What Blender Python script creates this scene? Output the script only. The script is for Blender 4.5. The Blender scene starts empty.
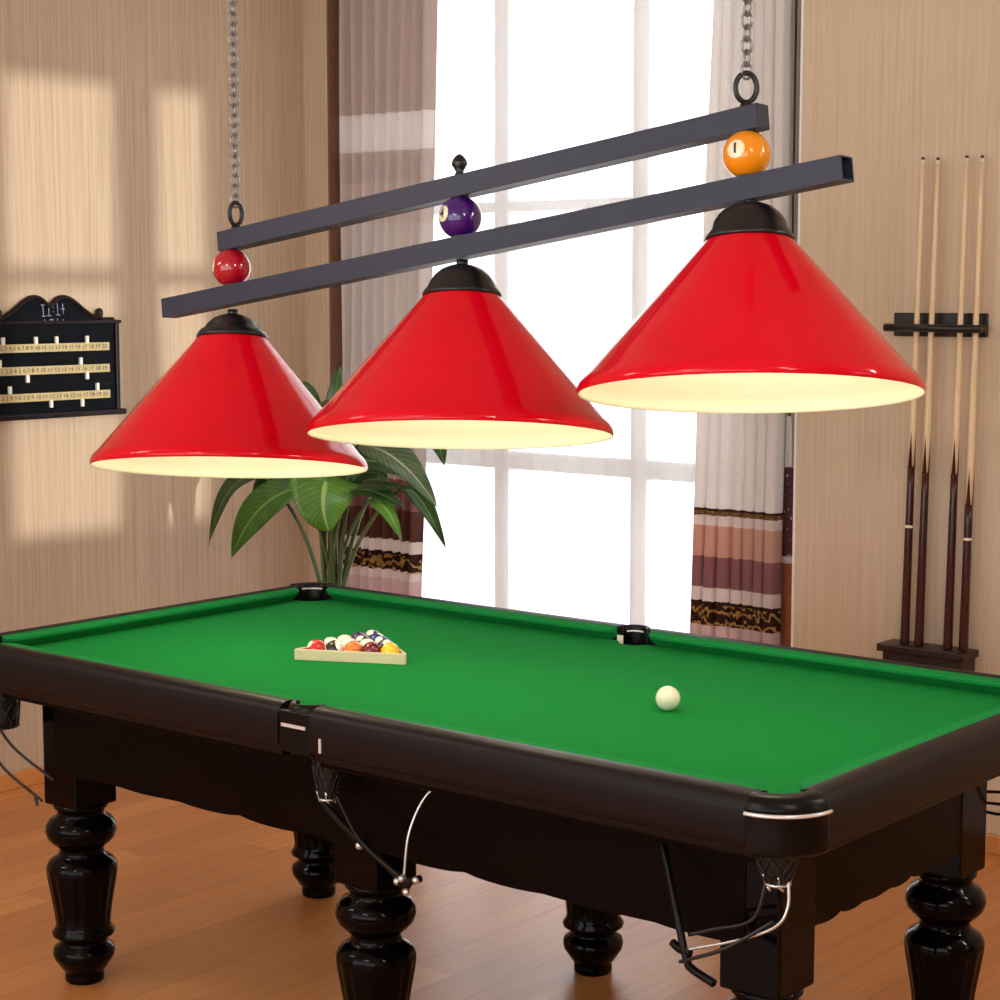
import bpy, bmesh, math, random
from mathutils import Vector, Matrix, Quaternion
random.seed(7)
S = bpy.context.scene
COL = S.collection
PI = math.pi
sin, cos = math.sin, math.cos

# ------------------------------------------------------------------ materials
def srgb(r, g, b):
    f = lambda c: (c/255/12.92) if c/255 <= .04045 else ((c/255+.055)/1.055)**2.4
    return (f(r), f(g), f(b), 1)

class NT:
    """tiny node-tree writer"""
    def __init__(s, name):
        s.m = bpy.data.materials.new(name); s.m.use_nodes = True
        s.t = s.m.node_tree; s.t.nodes.clear()
        s.out = s.n('ShaderNodeOutputMaterial')
    def n(s, typ, **kw):
        nd = s.t.nodes.new(typ)
        for k, v in kw.items(): setattr(nd, k, v)
        return nd
    def l(s, a, b): s.t.links.new(a, b)
    def bsdf(s, color=None, rough=.5, metal=0, spec=.5, coat=0, **kw):
        b = s.n('ShaderNodeBsdfPrincipled')
        if color is not None:
            if hasattr(color, 'is_output'): s.l(color, b.inputs['Base Color'])
            else: b.inputs['Base Color'].default_value = color
        if hasattr(rough, 'is_output'): s.l(rough, b.inputs['Roughness'])
        else: b.inputs['Roughness'].default_value = rough
        b.inputs['Metallic'].default_value = metal
        b.inputs['Specular IOR Level'].default_value = spec
        b.inputs['Coat Weight'].default_value = coat
        b.inputs['Coat Roughness'].default_value = .06
        for k, v in kw.items(): b.inputs[k].default_value = v
        s.l(b.outputs[0], s.out.inputs[0]); s.b = b
        return b
    def coord(s, scale=(1, 1, 1), kind='Object', loc=(0, 0, 0)):
        c = s.n('ShaderNodeTexCoord'); mp = s.n('ShaderNodeMapping')
        mp.inputs['Scale'].default_value = scale; mp.inputs['Location'].default_value = loc
        s.l(c.outputs[kind], mp.inputs[0]); return mp.outputs[0]
    def noise(s, vec, scale=5, detail=4, rough=.55):
        t = s.n('ShaderNodeTexNoise'); t.inputs['Scale'].default_value = scale
        t.inputs['Detail'].default_value = detail; t.inputs['Roughness'].default_value = rough
        s.l(vec, t.inputs['Vector']); return t.outputs['Fac']
    def ramp(s, fac, stops, interp='LINEAR'):
        r = s.n('ShaderNodeValToRGB'); r.color_ramp.interpolation = interp
        e = r.color_ramp.elements
        while len(e) < len(stops): e.new(.5)
        for i, (p, c) in enumerate(stops): e[i].position = p; e[i].color = c
        s.l(fac, r.inputs[0]); return r.outputs[0]
    def math(s, op, a, b=None, c=None):
        m = s.n('ShaderNodeMath', operation=op)
        for i, v in enumerate((a, b, c)):
            if v is None: continue
            if hasattr(v, 'is_output'): s.l(v, m.inputs[i])
            else: m.inputs[i].default_value = v
        return m.outputs[0]
    def mix(s, fac, a, b, blend='MIX'):
        m = s.n('ShaderNodeMix', data_type='RGBA', blend_type=blend)
        for sock, v in ((m.inputs[0], fac), (m.inputs[6], a), (m.inputs[7], b)):
            if hasattr(v, 'is_output'): s.l(v, sock)
            else: sock.default_value = v
        return m.outputs[2]
    def xyz(s, vec):
        x = s.n('ShaderNodeSeparateXYZ'); s.l(vec, x.inputs[0]); return x.outputs
    def bump(s, h, strength=.2, dist=.01):
        b = s.n('ShaderNodeBump'); b.inputs['Strength'].default_value = strength
        b.inputs['Distance'].default_value = dist
        s.l(h, b.inputs['Height']); s.l(b.outputs[0], s.b.inputs['Normal'])

def plain(name, color, rough=.5, var=.06, scale=30, **kw):
    t = NT(name); v = t.noise(t.coord(), scale)
    lo = tuple(c*(1-var) for c in color[:3])+(1,); hi = tuple(min(1, c*(1+var)) for c in color[:3])+(1,)
    t.bsdf(t.ramp(v, [(.3, lo), (.7, hi)]), rough, **kw); return t.m

def wall_mat(name, base, dark):
    t = NT(name)
    f = t.noise(t.coord((55, 55, 1.2)), 1.6, 6, .65)
    g = t.noise(t.coord((9, 9, .5)), 1.0, 3)
    c = t.ramp(f, [(.3, dark), (.62, base)])
    c = t.mix(t.math('MULTIPLY', g, .35), c, dark)
    t.bsdf(c, .55, spec=.3); t.bump(f, .15, .002); return t.m

M = {}
M['wall'] = wall_mat('striated_wall_panel', srgb(205, 184, 160), srgb(182, 157, 130))
M['wall_r'] = wall_mat('striated_wall_panel_pale', srgb(222, 203, 178), srgb(205, 182, 155))
M['ceil'] = plain('ceiling_paint', srgb(235, 230, 222), .8, .01)
M['reveal'] = plain('brown_reveal_wood', srgb(120, 86, 64), .5, .1)
M['mauve'] = plain('mauve_jamb_paint', srgb(178, 164, 156), .5, .04)
M['whitetrim'] = plain('white_trim_paint', srgb(240, 238, 235), .4, .01)
M['frame'] = plain('white_window_frame', srgb(232, 233, 236), .4, .02)

def floor_mat():
    t = NT('laminate_floor_planks')
    v = t.coord((1, 1, 1)); o = t.xyz(v)
    pid = t.math('FLOOR', t.math('DIVIDE', o[0], .125))
    off = t.math('MULTIPLY', t.math('FRACT', t.math('MULTIPLY', pid, .377)), 1.2)
    seg = t.math('FLOOR', t.math('DIVIDE', t.math('ADD', o[1], off), 1.2))
    wn = t.n('ShaderNodeTexWhiteNoise', noise_dimensions='2D')
    cb = t.n('ShaderNodeCombineXYZ'); t.l(pid, cb.inputs[0]); t.l(seg, cb.inputs[1]); t.l(cb.outputs[0], wn.inputs['Vector'])
    base = t.ramp(wn.outputs['Value'], [(0, srgb(190, 122, 66)), (.5, srgb(202, 132, 72)), (1, srgb(212, 144, 82))])
    g = t.noise(t.coord((26, 1.3, 1)), 1.5, 6, .65)
    c = t.mix(t.ramp(g, [(.45, (0, 0, 0, 1)), (.7, (.4, .4, .4, 1))]), base, srgb(160, 96, 50))
    fx = t.math('FRACT', t.math('DIVIDE', o[0], .125))
    gap = t.math('LESS_THAN', fx, .018)
    c = t.mix(t.math('MULTIPLY', gap, .45), c, srgb(90, 48, 26))
    t.bsdf(c, .32, spec=.4); t.bump(g, .05, .002); return t.m
M['floor'] = floor_mat()

def cloth_mat():
    t = NT('green_billiard_cloth')
    f = t.noise(t.coord((1, 1, 1)), 900, 2)
    g = t.noise(t.coord((1, 1, 1)), 2.2, 3)
    c = t.ramp(f, [(.3, srgb(8, 121, 48)), (.7, srgb(14, 134, 57))])
    c = t.mix(t.math('MULTIPLY', g, .25), c, srgb(6, 115, 45))
    t.bsdf(c, .95, spec=.08, **{'Sheen Weight': .12, 'Sheen Roughness': .4})
    t.b.inputs['Sheen Tint'].default_value = srgb(90, 200, 120)
    t.bump(f, .1, .0005); return t.m
M['cloth'] = cloth_mat()
M['railcloth'] = plain('paler_rail_cloth', srgb(24, 134, 64), .95, .05, 300, spec=.1)

def dark_wood():
    t = NT('dark_stained_wood')
    f = t.noise(t.coord((3, 3, 40)), 2.0, 6, .6)
    c = t.ramp(f, [(.3, srgb(7, 3, 3)), (.75, srgb(18, 8, 7))])
    t.bsdf(c, .32, spec=.06); t.bump(f, .04, .001); return t.m
M['wood'] = dark_wood()
M['wood_top'] = plain('satin_dark_rail_top', srgb(19, 11, 14), .42, .12, 40, spec=.2)
M['leg'] = plain('glossy_dark_leg_lacquer', srgb(6, 3, 4), .1, .2, 20, spec=.12)
M['leather'] = plain('black_pocket_leather', srgb(9, 6, 7), .3, .15, 90, spec=.2)
M['chrome'] = plain('polished_metal', srgb(245, 245, 245), .2, .01, metal=.5)
M['net'] = plain('black_net_cord', srgb(20, 18, 18), .5, .1)
M['wire'] = plain('dark_wire_rod', srgb(40, 37, 37), .3, .1, metal=.5)
M['silvercord'] = plain('pale_metal_ring', srgb(205, 205, 200), .25, .1, metal=.8)

def red_mat():
    t = NT('red_enamel_shade')
    t.bsdf(t.ramp(t.noise(t.coord(), 3), [(.3, srgb(213, 4, 28)), (.7, srgb(223, 6, 34))]), .085, spec=.25, coat=0); return t.m
M['red'] = red_mat()
M['cream'] = plain('cream_enamel_lining', srgb(252, 240, 212), .55, .01)
M['black'] = plain('black_satin_metal', srgb(21, 21, 23), .3, .1, 60, spec=.5)
M['beam'] = plain('charcoal_powder_coat', srgb(48, 53, 70), .42, .05, 60, spec=.35)
M['chain'] = plain('gunmetal_chain', srgb(140, 143, 148), .3, .1, metal=.75)
t = NT('warm_bulb_glass'); e = t.n('ShaderNodeEmission'); e.inputs[0].default_value = (1, .84, .58, 1); e.inputs[1].default_value = 3
t.l(e.outputs[0], t.out.inputs[0]); M['bulb'] = t.m
def gloss(name, col): return plain(name, col, .09, .03, 12, spec=.5, coat=.5)
M['b_red'] = gloss('crimson_ball_resin', srgb(178, 10, 38)); M['b_purple'] = gloss('purple_ball_resin', srgb(62, 18, 110))
M['b_yellow'] = gloss('amber_ball_resin', srgb(245, 150, 12))
M['spot'] = gloss('ivory_number_spot', srgb(246, 240, 205)); M['ink'] = plain('black_numeral_ink', srgb(18, 16, 16), .3)
M['ivory'] = gloss('ivory_cue_ball', srgb(240, 236, 208))
M['rackwood'] = plain('pale_beech', srgb(226, 212, 172), .45, .06, 25)
M['board'] = plain('black_board_paint', srgb(9, 12, 18), .4, .15, 20, spec=.06)
M['boardwood'] = plain('dark_board_moulding', srgb(24, 12, 12), .32, .2, 20, spec=.2)
M['brass'] = plain('aged_brass_strip', srgb(192, 174, 126), .5, .14, 60, metal=.1)
M['peg'] = plain('white_slider', srgb(238, 234, 222), .4, .03)
M['chalk'] = plain('pale_blue_chalk', srgb(170, 180, 210), .9, .2, 60)
M['rackblack'] = plain('black_rack_lacquer', srgb(24, 19, 20), .35, .15, 30)
M['rackbrown'] = plain('dark_brown_rack_lacquer', srgb(40, 20, 17), .35, .2, 30)
M['ferrule'] = plain('ivory_ferrule', srgb(236, 222, 196), .3, .02); M['tip'] = plain('dark_leather_tip', srgb(80, 62, 50), .8, .1)
def grain(name, a, b, rough=.3):
    t = NT(name); f = t.noise(t.coord((70, 70, 3)), 2.0, 5); t.bsdf(t.ramp(f, [(.3, a), (.7, b)]), rough); return t.m
M['maple'] = grain('maple_shaft', srgb(228, 196, 152), srgb(244, 220, 184)); M['ebony'] = grain('rosewood_butt', srgb(40, 14, 11), srgb(78, 30, 20), .22)
M['glass'] = None
t = NT('window_glass'); tr = t.n('ShaderNodeBsdfTransparent'); gl = t.n('ShaderNodeBsdfGlossy'); gl.inputs['Roughness'].default_value = .02
mx = t.n('ShaderNodeMixShader'); mx.inputs[0].default_value = .05
t.l(tr.outputs[0], mx.inputs[1]); t.l(gl.outputs[0], mx.inputs[2]); t.l(mx.outputs[0], t.out.inputs[0]); M['glass'] = t.m

def curtain_mat(name, stops, gold=None, trans=.3, weave=.12):
    """horizontal bands coloured by height (object z / 3)"""
    t = NT(name); o = t.xyz(t.coord()); z = t.math('DIVIDE', o[2], 3.0)
    wob = t.math('MULTIPLY', t.math('SUBTRACT', t.noise(t.coord((40, 40, 40)), 1.5, 3), .5), .003)
    c = t.ramp(t.math('ADD', z, wob), stops, 'CONSTANT')
    fine = t.noise(t.coord((60, 60, 260)), 1.2, 3)
    c = t.mix(t.ramp(fine, [(.35, (0, 0, 0, 1)), (.7, (weave, weave, weave, 1))]), c, srgb(110, 84, 82))
    if gold:
        for z0, z1, sc in gold:
            w = t.n('ShaderNodeTexWave', wave_type='RINGS'); w.inputs['Scale'].default_value = sc; w.inputs['Distortion'].default_value = 9
            w.inputs['Detail'].default_value = 2; w.inputs['Detail Scale'].default_value = 2.0
            t.l(t.coord((1.8, .3, 1)), w.inputs['Vector'])
            inz = t.math('MULTIPLY', t.math('GREATER_THAN', o[2], z0), t.math('LESS_THAN', o[2], z1))
            f = t.math('MULTIPLY', t.math('GREATER_THAN', w.outputs['Fac'], .70), inz)
            c = t.mix(f, c, srgb(196, 156, 96))
    p = t.bsdf(c, .8, spec=.15)
    tl = t.n('ShaderNodeBsdfTranslucent'); t.l(c, tl.inputs[0])
    m2 = t.n('ShaderNodeMixShader'); m2.inputs[0].default_value = trans
    t.l(p.outputs[0], m2.inputs[1]); t.l(tl.outputs[0], m2.inputs[2]); t.l(m2.outputs[0], t.out.inputs[0])
    return t.m
BR, WH, PE, PU, PK = srgb(66, 42, 32), srgb(238, 228, 224), srgb(222, 180, 162), srgb(164, 116, 122), srgb(226, 204, 204)
Z = lambda z: z/3.0
M['drape_r'] = curtain_mat('banded_drape_weave', [(0, PK), (Z(.563), BR), (Z(.655), WH), (Z(.702), PU), (Z(.80), PE), (Z(.912), WH), (Z(.944), BR), (Z(.97), srgb(251, 248, 246))],
                           gold=[(.575, .645, 12), (.95, .965, 60)], trans=.35, weave=.05)
M['drape_l'] = curtain_mat('banded_taupe_drape', [(0, PK), (Z(.59), WH), (Z(.622), BR), (Z(.70), WH), (Z(.75), srgb(112, 74, 66)), (Z(.86), PU), (Z(.98), srgb(206, 198, 192)), (Z(1.32), srgb(222, 214, 210)),
                           (Z(1.95), srgb(220, 206, 202)), (Z(2.10), srgb(212, 198, 194)), (Z(2.22), srgb(238, 233, 231)), (Z(2.36), srgb(208, 193, 186))], gold=[(.628, .692, 12)], trans=.4, weave=.08)  # colour steps by height: dark bands low, pale middle, white band, taupe top
t = NT('white_voile'); p = t.bsdf(srgb(240, 240, 240), .8, spec=.1); tl = t.n('ShaderNodeBsdfTranslucent'); tl.inputs[0].default_value = (.85, .85, .85, 1)
m2 = t.n('ShaderNodeMixShader'); m2.inputs[0].default_value = .55; t.l(p.outputs[0], m2.inputs[1]); t.l(tl.outputs[0], m2.inputs[2])
tr = t.n('ShaderNodeBsdfTransparent'); m3 = t.n('ShaderNodeMixShader'); m3.inputs[0].default_value = .62
t.l(m2.outputs[0], m3.inputs[1]); t.l(tr.outputs[0], m3.inputs[2]); t.l(m3.outputs[0], t.out.inputs[0]); M['voile'] = t.m

def leaf_mat(name, a, b, rib):
    t = NT(name); uv = t.n('ShaderNodeTexCoord'); o = t.xyz(uv.outputs['UV'])
    d = t.math('ABSOLUTE', t.math('SUBTRACT', o[0], .5))
    f = t.noise(t.coord((1, 1, 1)), 14, 3)
    c = t.ramp(f, [(.3, a), (.7, b)])
    c = t.mix(t.math('LESS_THAN', d, .035), c, rib)
    vein = t.math('SINE', t.math('MULTIPLY', t.math('SUBTRACT', o[1], t.math('MULTIPLY', d, .55)), 75))
    c = t.mix(t.math('MULTIPLY', t.math('GREATER_THAN', vein, .93), .45), c, rib)
    p = t.bsdf(c, .3, spec=.45); tl = t.n('ShaderNodeBsdfTranslucent'); t.l(c, tl.inputs[0])
    mx = t.n('ShaderNodeMixShader'); mx.inputs[0].default_value = .22
    t.l(p.outputs[0], mx.inputs[1]); t.l(tl.outputs[0], mx.inputs[2]); t.l(mx.outputs[0], t.out.inputs[0]); return t.m
M['leaf'] = leaf_mat('deep_green_leaf', srgb(30, 58, 24), srgb(50, 84, 36), srgb(98, 130, 74))
M['leaf_light'] = leaf_mat('fresh_green_leaf', srgb(74, 128, 40), srgb(104, 156, 60), srgb(160, 196, 110))
M['leaf_mid'] = leaf_mat('mid_green_leaf', srgb(50, 92, 30), srgb(74, 122, 44), srgb(120, 160, 84))
M['leaf_grey'] = leaf_mat('grey_green_leaf', srgb(62, 84, 58), srgb(92, 112, 82), srgb(160, 176, 140))
M['stalk'] = plain('green_stalk', srgb(70, 92, 42), .5, .15)
M['pot'] = plain('white_glazed_pot', srgb(226, 222, 214), .2, .02); M['soil'] = plain('potting_soil', srgb(52, 36, 26), .95, .3, 80)

# ------------------------------------------------------------------ mesh helpers
class MB:
    def __init__(s): s.bm = bmesh.new(); s.mi = 0
    def faces(s, verts, faces, smooth=False):
        vs = [s.bm.verts.new(v) for v in verts]; out = []
        for f in faces:
            try: fc = s.bm.faces.new([vs[i] for i in f])
            except ValueError: continue
            fc.smooth = smooth; fc.material_index = s.mi; out.append(fc)
        return s
    def box(s, a, b, bevel=0):
        x0, y0, z0 = a; x1, y1, z1 = b
        t = bmesh.new()
        vs = [t.verts.new(v) for v in [(x0,y0,z0),(x1,y0,z0),(x1,y1,z0),(x0,y1,z0),(x0,y0,z1),(x1,y0,z1),(x1,y1,z1),(x0,y1,z1)]]
        for f in [(0,3,2,1),(4,5,6,7),(0,1,5,4),(1,2,6,5),(2,3,7,6),(3,0,4,7)]: t.faces.new([vs[i] for i in f])
        if bevel: bmesh.ops.bevel(t, geom=t.edges[:], offset=bevel, segments=2, profile=.5, affect='EDGES')
        s._merge(t); return s
    def _merge(s, t, smooth=None):
        mp = {v: s.bm.verts.new(v.co) for v in t.verts}
        for f in t.faces:
            n = s.bm.faces.new([mp[v] for v in f.verts]); n.smooth = f.smooth if smooth is None else smooth; n.material_index = s.mi
        t.free()
    def lathe(s, prof, c=(0, 0, 0), n=40, smooth=True, flute=None, a0=0, a1=2*PI):
        full = abs(a1-a0-2*PI) < 1e-6; m = n if full else n+1
        vs = []
        for (r, z) in prof:
            for k in range(m):
                a = a0+(a1-a0)*k/n
                rr = r
                if flute and flute[0] < z < flute[1]:
                    w = min(1, (z-flute[0])/.02, (flute[1]-z)/.02)
                    rr = r*(1-.06*w*(.5+.5*cos(a*flute[2])))
                vs.append((c[0]+rr*cos(a), c[1]+rr*sin(a), c[2]+z))
        fs = []
        for i in range(len(prof)-1):
            for k in range(n):
                k2 = (k+1) % m
                fs.append((i*m+k, i*m+k2, (i+1)*m+k2, (i+1)*m+k))
        s.faces(vs, fs, smooth)
        return s
    def tube(s, pts, r, n=8, closed=False, cap=True):
        pts = [Vector(p) for p in pts]; L = len(pts)
        rs = r if isinstance(r, (list, tuple)) else [r]*L
        vs = []; up = None
        for i, p in enumerate(pts):
            if closed: d = pts[(i+1) % L]-pts[i-1]
            else: d = pts[min(i+1, L-1)]-pts[max(i-1, 0)]
            d.normalize()
            if up is None:
                up = Vector((0, 0, 1)) if abs(d.z) < .9 else Vector((1, 0, 0))
            up = up-d*up.dot(d)
            if up.length < 1e-5: up = d.orthogonal()
            up.normalize(); sd = d.cross(up)
            for k in range(n):
                a = 2*PI*k/n; vs.append(p+(up*cos(a)+sd*sin(a))*rs[i])
        fs = []
        for i in range(L if closed else L-1):
            j = (i+1) % L
            for k in range(n): fs.append((i*n+k, i*n+(k+1) % n, j*n+(k+1) % n, j*n+k))
        if cap and not closed: fs += [tuple(range(n))[::-1], tuple(range((L-1)*n, L*n))]
        return s.faces(vs, fs, True)
    def prism(s, poly, axis, v0, v1, smooth=False, subs=None):
        """extrude a 2-D polygon along axis 0/1/2; poly gives the other two coordinates in order"""
        def P(p, v):
            q = list(p); q.insert(axis, v); return tuple(q)
        n = len(poly); st = [v0, v1]
        vs = [P(p, v) for v in st for p in poly]
        fs = [(k, (k+1) % n, n+(k+1) % n, n+k) for k in range(n)]
        s.faces(vs, fs, smooth)
        t = bmesh.new()
        for v in st:
            f = t.faces.new([t.verts.new(P(p, v)) for p in poly])
        bmesh.ops.triangulate(t, faces=t.faces[:])
        s._merge(t); return s
    def sphere(s, c, r, u=32, v=20):
        t = bmesh.new(); bmesh.ops.create_uvsphere(t, u_segments=u, v_segments=v, radius=r)
        for q in t.verts: q.co += Vector(c)
        for f in t.faces: f.smooth = True
        s._merge(t); return s
    def xf(s, mat): bmesh.ops.transform(s.bm, matrix=mat, verts=s.bm.verts[:]); return s
    def build(s, name, mats, parent=None, world=False, bevel=0, solid=0, weld=True, sharp=None):
        if weld: bmesh.ops.remove_doubles(s.bm, verts=s.bm.verts[:], dist=1e-6)
        bmesh.ops.recalc_face_normals(s.bm, faces=s.bm.faces[:])
        me = bpy.data.meshes.new(name); s.bm.to_mesh(me); s.bm.free()
        for m in (mats if isinstance(mats, (list, tuple)) else [mats]): me.materials.append(m)
        o = bpy.data.objects.new(name, me); COL.objects.link(o)
        if parent:
            if world: me.transform(WM[parent].inverted())
            o.parent = parent; WM[o] = WM[parent]
        else: WM[o] = Matrix.Identity(4)
        if bevel:
            b = o.modifiers.new('bevel', 'BEVEL'); b.width = bevel; b.segments = 2; b.limit_method = 'ANGLE'; b.angle_limit = .6
        if solid:
            b = o.modifiers.new('thickness', 'SOLIDIFY'); b.thickness = solid; b.offset = 0
        if sharp is not None:
            for p in me.polygons: p.use_smooth = True
            me.set_sharp_from_angle(angle=sharp)
        return o
WM = {}
def tag(o, label, cat, group=None):
    o['label'] = label; o['category'] = cat
    if group: o['group'] = group
    return o
def thing(name, label, cat, mat=None, group=None):
    o = bpy.data.objects.new(name, None); COL.objects.link(o); o.empty_display_size = .05
    m = mat if mat is not None else Matrix.Identity(4)
    if not isinstance(m, Matrix): m = Matrix.Translation(m)
    o.matrix_world = m; WM[o] = m.copy()
    return tag(o, label, cat, group)
def struct(o, label=None):
    o['kind'] = 'structure'
    if label: o['label'] = label
    return o
def text_mesh(body, size, bold=0):
    """glyphs of a text as flat verts/faces, centred on the origin in xy"""
    cu = bpy.data.curves.new('glyphs', 'FONT'); cu.body = body; cu.size = size; cu.align_x = 'CENTER'; cu.align_y = 'CENTER'; cu.resolution_u = 3; cu.offset = bold*size
    ob = bpy.data.objects.new('glyphs', cu); COL.objects.link(ob)
    dg = bpy.context.evaluated_depsgraph_get(); me = bpy.data.meshes.new_from_object(ob.evaluated_get(dg))
    vs = [v.co.copy() for v in me.vertices]; fs = [tuple(p.vertices) for p in me.polygons]
    bpy.data.objects.remove(ob); bpy.data.curves.remove(cu); bpy.data.meshes.remove(me)
    return vs, fs

# ------------------------------------------------------------------ camera
CAM = Vector((2.7899, -3.3265, 1.6958)); YAW, PITCH, FPX = -.6912, -.108, 1914.9
F = Vector((sin(YAW)*cos(PITCH), cos(YAW)*cos(PITCH), sin(PITCH)))
R = Vector((cos(YAW), -sin(YAW), 0)); U = R.cross(F)
cam = bpy.data.cameras.new('camera'); cam.sensor_width = 36; cam.lens = 36*FPX/1000; cam.clip_start = .05
co = bpy.data.objects.new('camera', cam); COL.objects.link(co)
co.matrix_world = Matrix(((R.x, U.x, -F.x, CAM.x), (R.y, U.y, -F.y, CAM.y), (R.z, U.z, -F.z, CAM.z), (0, 0, 0, 1)))
S.camera = co

# ------------------------------------------------------------------ the setting
XL, YB, YW, ZC = -2.6, 2.0, 2.25, 2.98          # left wall, back wall face, window plane, ceiling
struct(MB().box((XL-.2, -5.5, -.1), (5, 2.6, 0)).build('floor', M['floor']), 'warm brown laminate plank floor')
struct(MB().box((XL-.15, -5.5, ZC), (5, 2.6, ZC+.1)).build('ceiling', M['ceil']))
struct(MB().box((XL-.15, -5.5, 0), (XL, 2.6, ZC)).build('wall_left', M['wall']), 'beige striated wall with the scoreboard')
b = MB().box((-.381, YB, 0), (4.7, YB+.3, ZC)); b.box((-2.47, YB, 2.93), (-.39, YB+.3, ZC))
struct(b.build('wall_back', M['wall_r']), 'beige striated wall behind the cue rack')
struct(MB().box((XL, YB, 0), (-2.476, YB+.3, ZC)).build('wall_corner', M['wall']))
struct(MB().box((-2.476, YB+.0, 0), (-2.466, YB+.3, 2.93)).build('trim_1', M['reveal']), 'brown window reveal beside the corner')
struct(MB().box((-.389, YB-.004, 0), (-.381, YB+.3, 2.93)).build('trim_2', M['whitetrim']), 'white edge trim of the wall panel')
struct(MB().box((-.62, YW-.03, 0), (-.389, YW+.05, 2.93)).build('trim_3', M['mauve']), 'mauve jamb at the right of the window')
struct(MB().box((XL, -5.5, 0), (XL+.014, YB, .06), .004).build('baseboard_left', M['floor']))
b = MB().box((-.39, YB-.014, 0), (4.7, YB, .06), .004); struct(b.build('baseboard_back', M['floor']))
XR, YF = 4.7, -5.3
b = MB()
OP = [(.60, 1.06), (1.26, 1.475)]; ZR2 = [(1.30, 2.16), (2.22, 2.86)]      # unseen panes added, shaped to throw the sun patches on the left wall
oy0, oy1, oz0, oz1 = .60, 1.475, 1.30, 2.86
b.box((XR, YF, 0), (XR+.12, oy0, ZC)); b.box((XR, oy1, 0), (XR+.12, YB+.3, ZC)); b.box((XR, oy0, 0), (XR+.12, oy1, oz0)); b.box((XR, oy0, oz1), (XR+.12, oy1, ZC))
struct(b.build('wall_right', M['wall']))
w2 = struct(thing('added_window', 'unseen window added in the right-hand wall to shape the sun patches', 'window', (XR, 1.04, 1.3))); del w2['category']
b = MB(); b.box((XR+.02, 1.06, oz0), (XR+.08, 1.26, oz1)); b.box((XR+.02, oy0, 2.16), (XR+.08, 1.06, 2.22)); b.box((XR+.02, 1.26, 2.16), (XR+.08, oy1, 2.22))
b.build('window_frame', M['frame'], w2, world=True)
b = MB(); b.box((XL-.15, YF-.12, 0), (XR+.12, YF, .45)); b.box((XL-.15, YF-.12, 2.90), (XR+.12, YF, ZC)); b.box((XL-.15, YF-.12, .45), (XL+.05, YF, 2.90)); b.box((XR-.05, YF-.12, .45), (XR+.12, YF, 2.90))
struct(b.build('wall_front', M['wall']))
w3 = struct(thing('window_3', 'wide window in the wall behind the viewer', 'window', (1, YF, .45))); del w3['category']
for x in (-.9, .5, 1.9, 3.3): MB().box((x-.04, YF-.09, .45), (x+.04, YF-.03, 2.90)).build('mullion', M['frame'], w3, world=True)
win = struct(thing('window_1', 'tall white framed window behind the drapes', 'window', (0, 0, 0)))
del win['category']
x0, x1, zt = -2.466, -.62, 2.93
fr = MB()
fr.box((x0, YW-.03, .0), (x0+.05, YW+.03, zt), .004).box((x1-.05, YW-.03, 0), (x1, YW+.03, zt), .004)
fr.box((x0+.05, YW-.03, 0), (x1-.05, YW+.03, .07), .004).box((x0+.05, YW-.03, zt-.05), (x1-.05, YW+.03, zt), .004)
fr.build('window_frame', M['frame'], win)
MUL = (-1.795, -1.163)
for x in MUL: MB().box((x-.035, YW-.028, .07), (x+.035, YW+.028, zt-.05), .004).build('mullion', M['frame'], win)
xs = [x0+.05] + [v for x in MUL for v in (x-.035, x+.035)] + [x1-.05]
zs = [.07, 1.035, 1.103, 1.992, 2.032, zt-.05]
for i in range(3):
    a, c = xs[2*i], xs[2*i+1]
    MB().box((a, YW-.026, 1.035), (c, YW+.026, 1.103), .004).build('transom', M['frame'], win)
    MB().box((a, YW-.02, 1.992), (c, YW+.02, 2.032), .004).build('transom', M['frame'], win)
    for k in range(3): MB().box((a, YW-.004, zs[2*k]), (c, YW+.004, zs[2*k+1])).build('window_pane', M['glass'], win)

# drapes
def drape(name, mat, x0, x1, y0, z0, z1, pleats, amp, label, cat='curtain', taper=(0, 0), sharp=True, seed=1, solid=.004):
    rnd = random.Random(seed); n = pleats*(24 if sharp else 14); m = 40
    ph = [rnd.uniform(-.25, .25) for _ in range(pleats+1)]
    am = [rnd.uniform(.65, 1.15) for _ in range(pleats+1)]
    vs = []
    for j in range(m+1):
        w = j/m; z = z0+(z1-z0)*w
        for i in range(n+1):
            u = i/n; q = u*pleats; k = min(pleats-1, int(q)); f = q-k
            a = amp*(am[k]*(1-f)+am[k+1]*f)*(1-.2*w)
            prof = math.tanh(3.2*abs(sin(PI*f))) if sharp else .5-.5*cos(2*PI*f)
            d = -a*prof + .006*sin(7*w+3*k+ph[k]*9)
            xa, xb = x0+taper[0]*(w-.3), x1+taper[1]*(w-.3)
            x = xa+(xb-xa)*u + .008*sin(2.3*w+u*5+seed)*(1-w)*sin(PI*u)
            vs.append((x, y0+amp*.5+d, z))
    fs = [(j*(n+1)+i, j*(n+1)+i+1, (j+1)*(n+1)+i+1, (j+1)*(n+1)+i) for j in range(m) for i in range(n)]
    o = MB().faces(vs, fs, True).build(name, mat, solid=solid)
    return tag(o, label, cat)
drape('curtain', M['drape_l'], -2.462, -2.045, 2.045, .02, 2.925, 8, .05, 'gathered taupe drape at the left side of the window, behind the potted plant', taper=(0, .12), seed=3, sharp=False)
drape('curtain', M['drape_r'], -.825, -.495, 2.085, .02, 2.925, 7, .05, 'pale grey drape with peach and purple bands at the right side of the window', taper=(.09, 0), seed=5)
drape('sheer_curtain', M['voile'], -2.3, -.80, 2.16, .02, 2.92, 13, .022, 'thin white sheer curtain drawn across the window between the two drapes', seed=9, sharp=False, solid=0)

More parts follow.
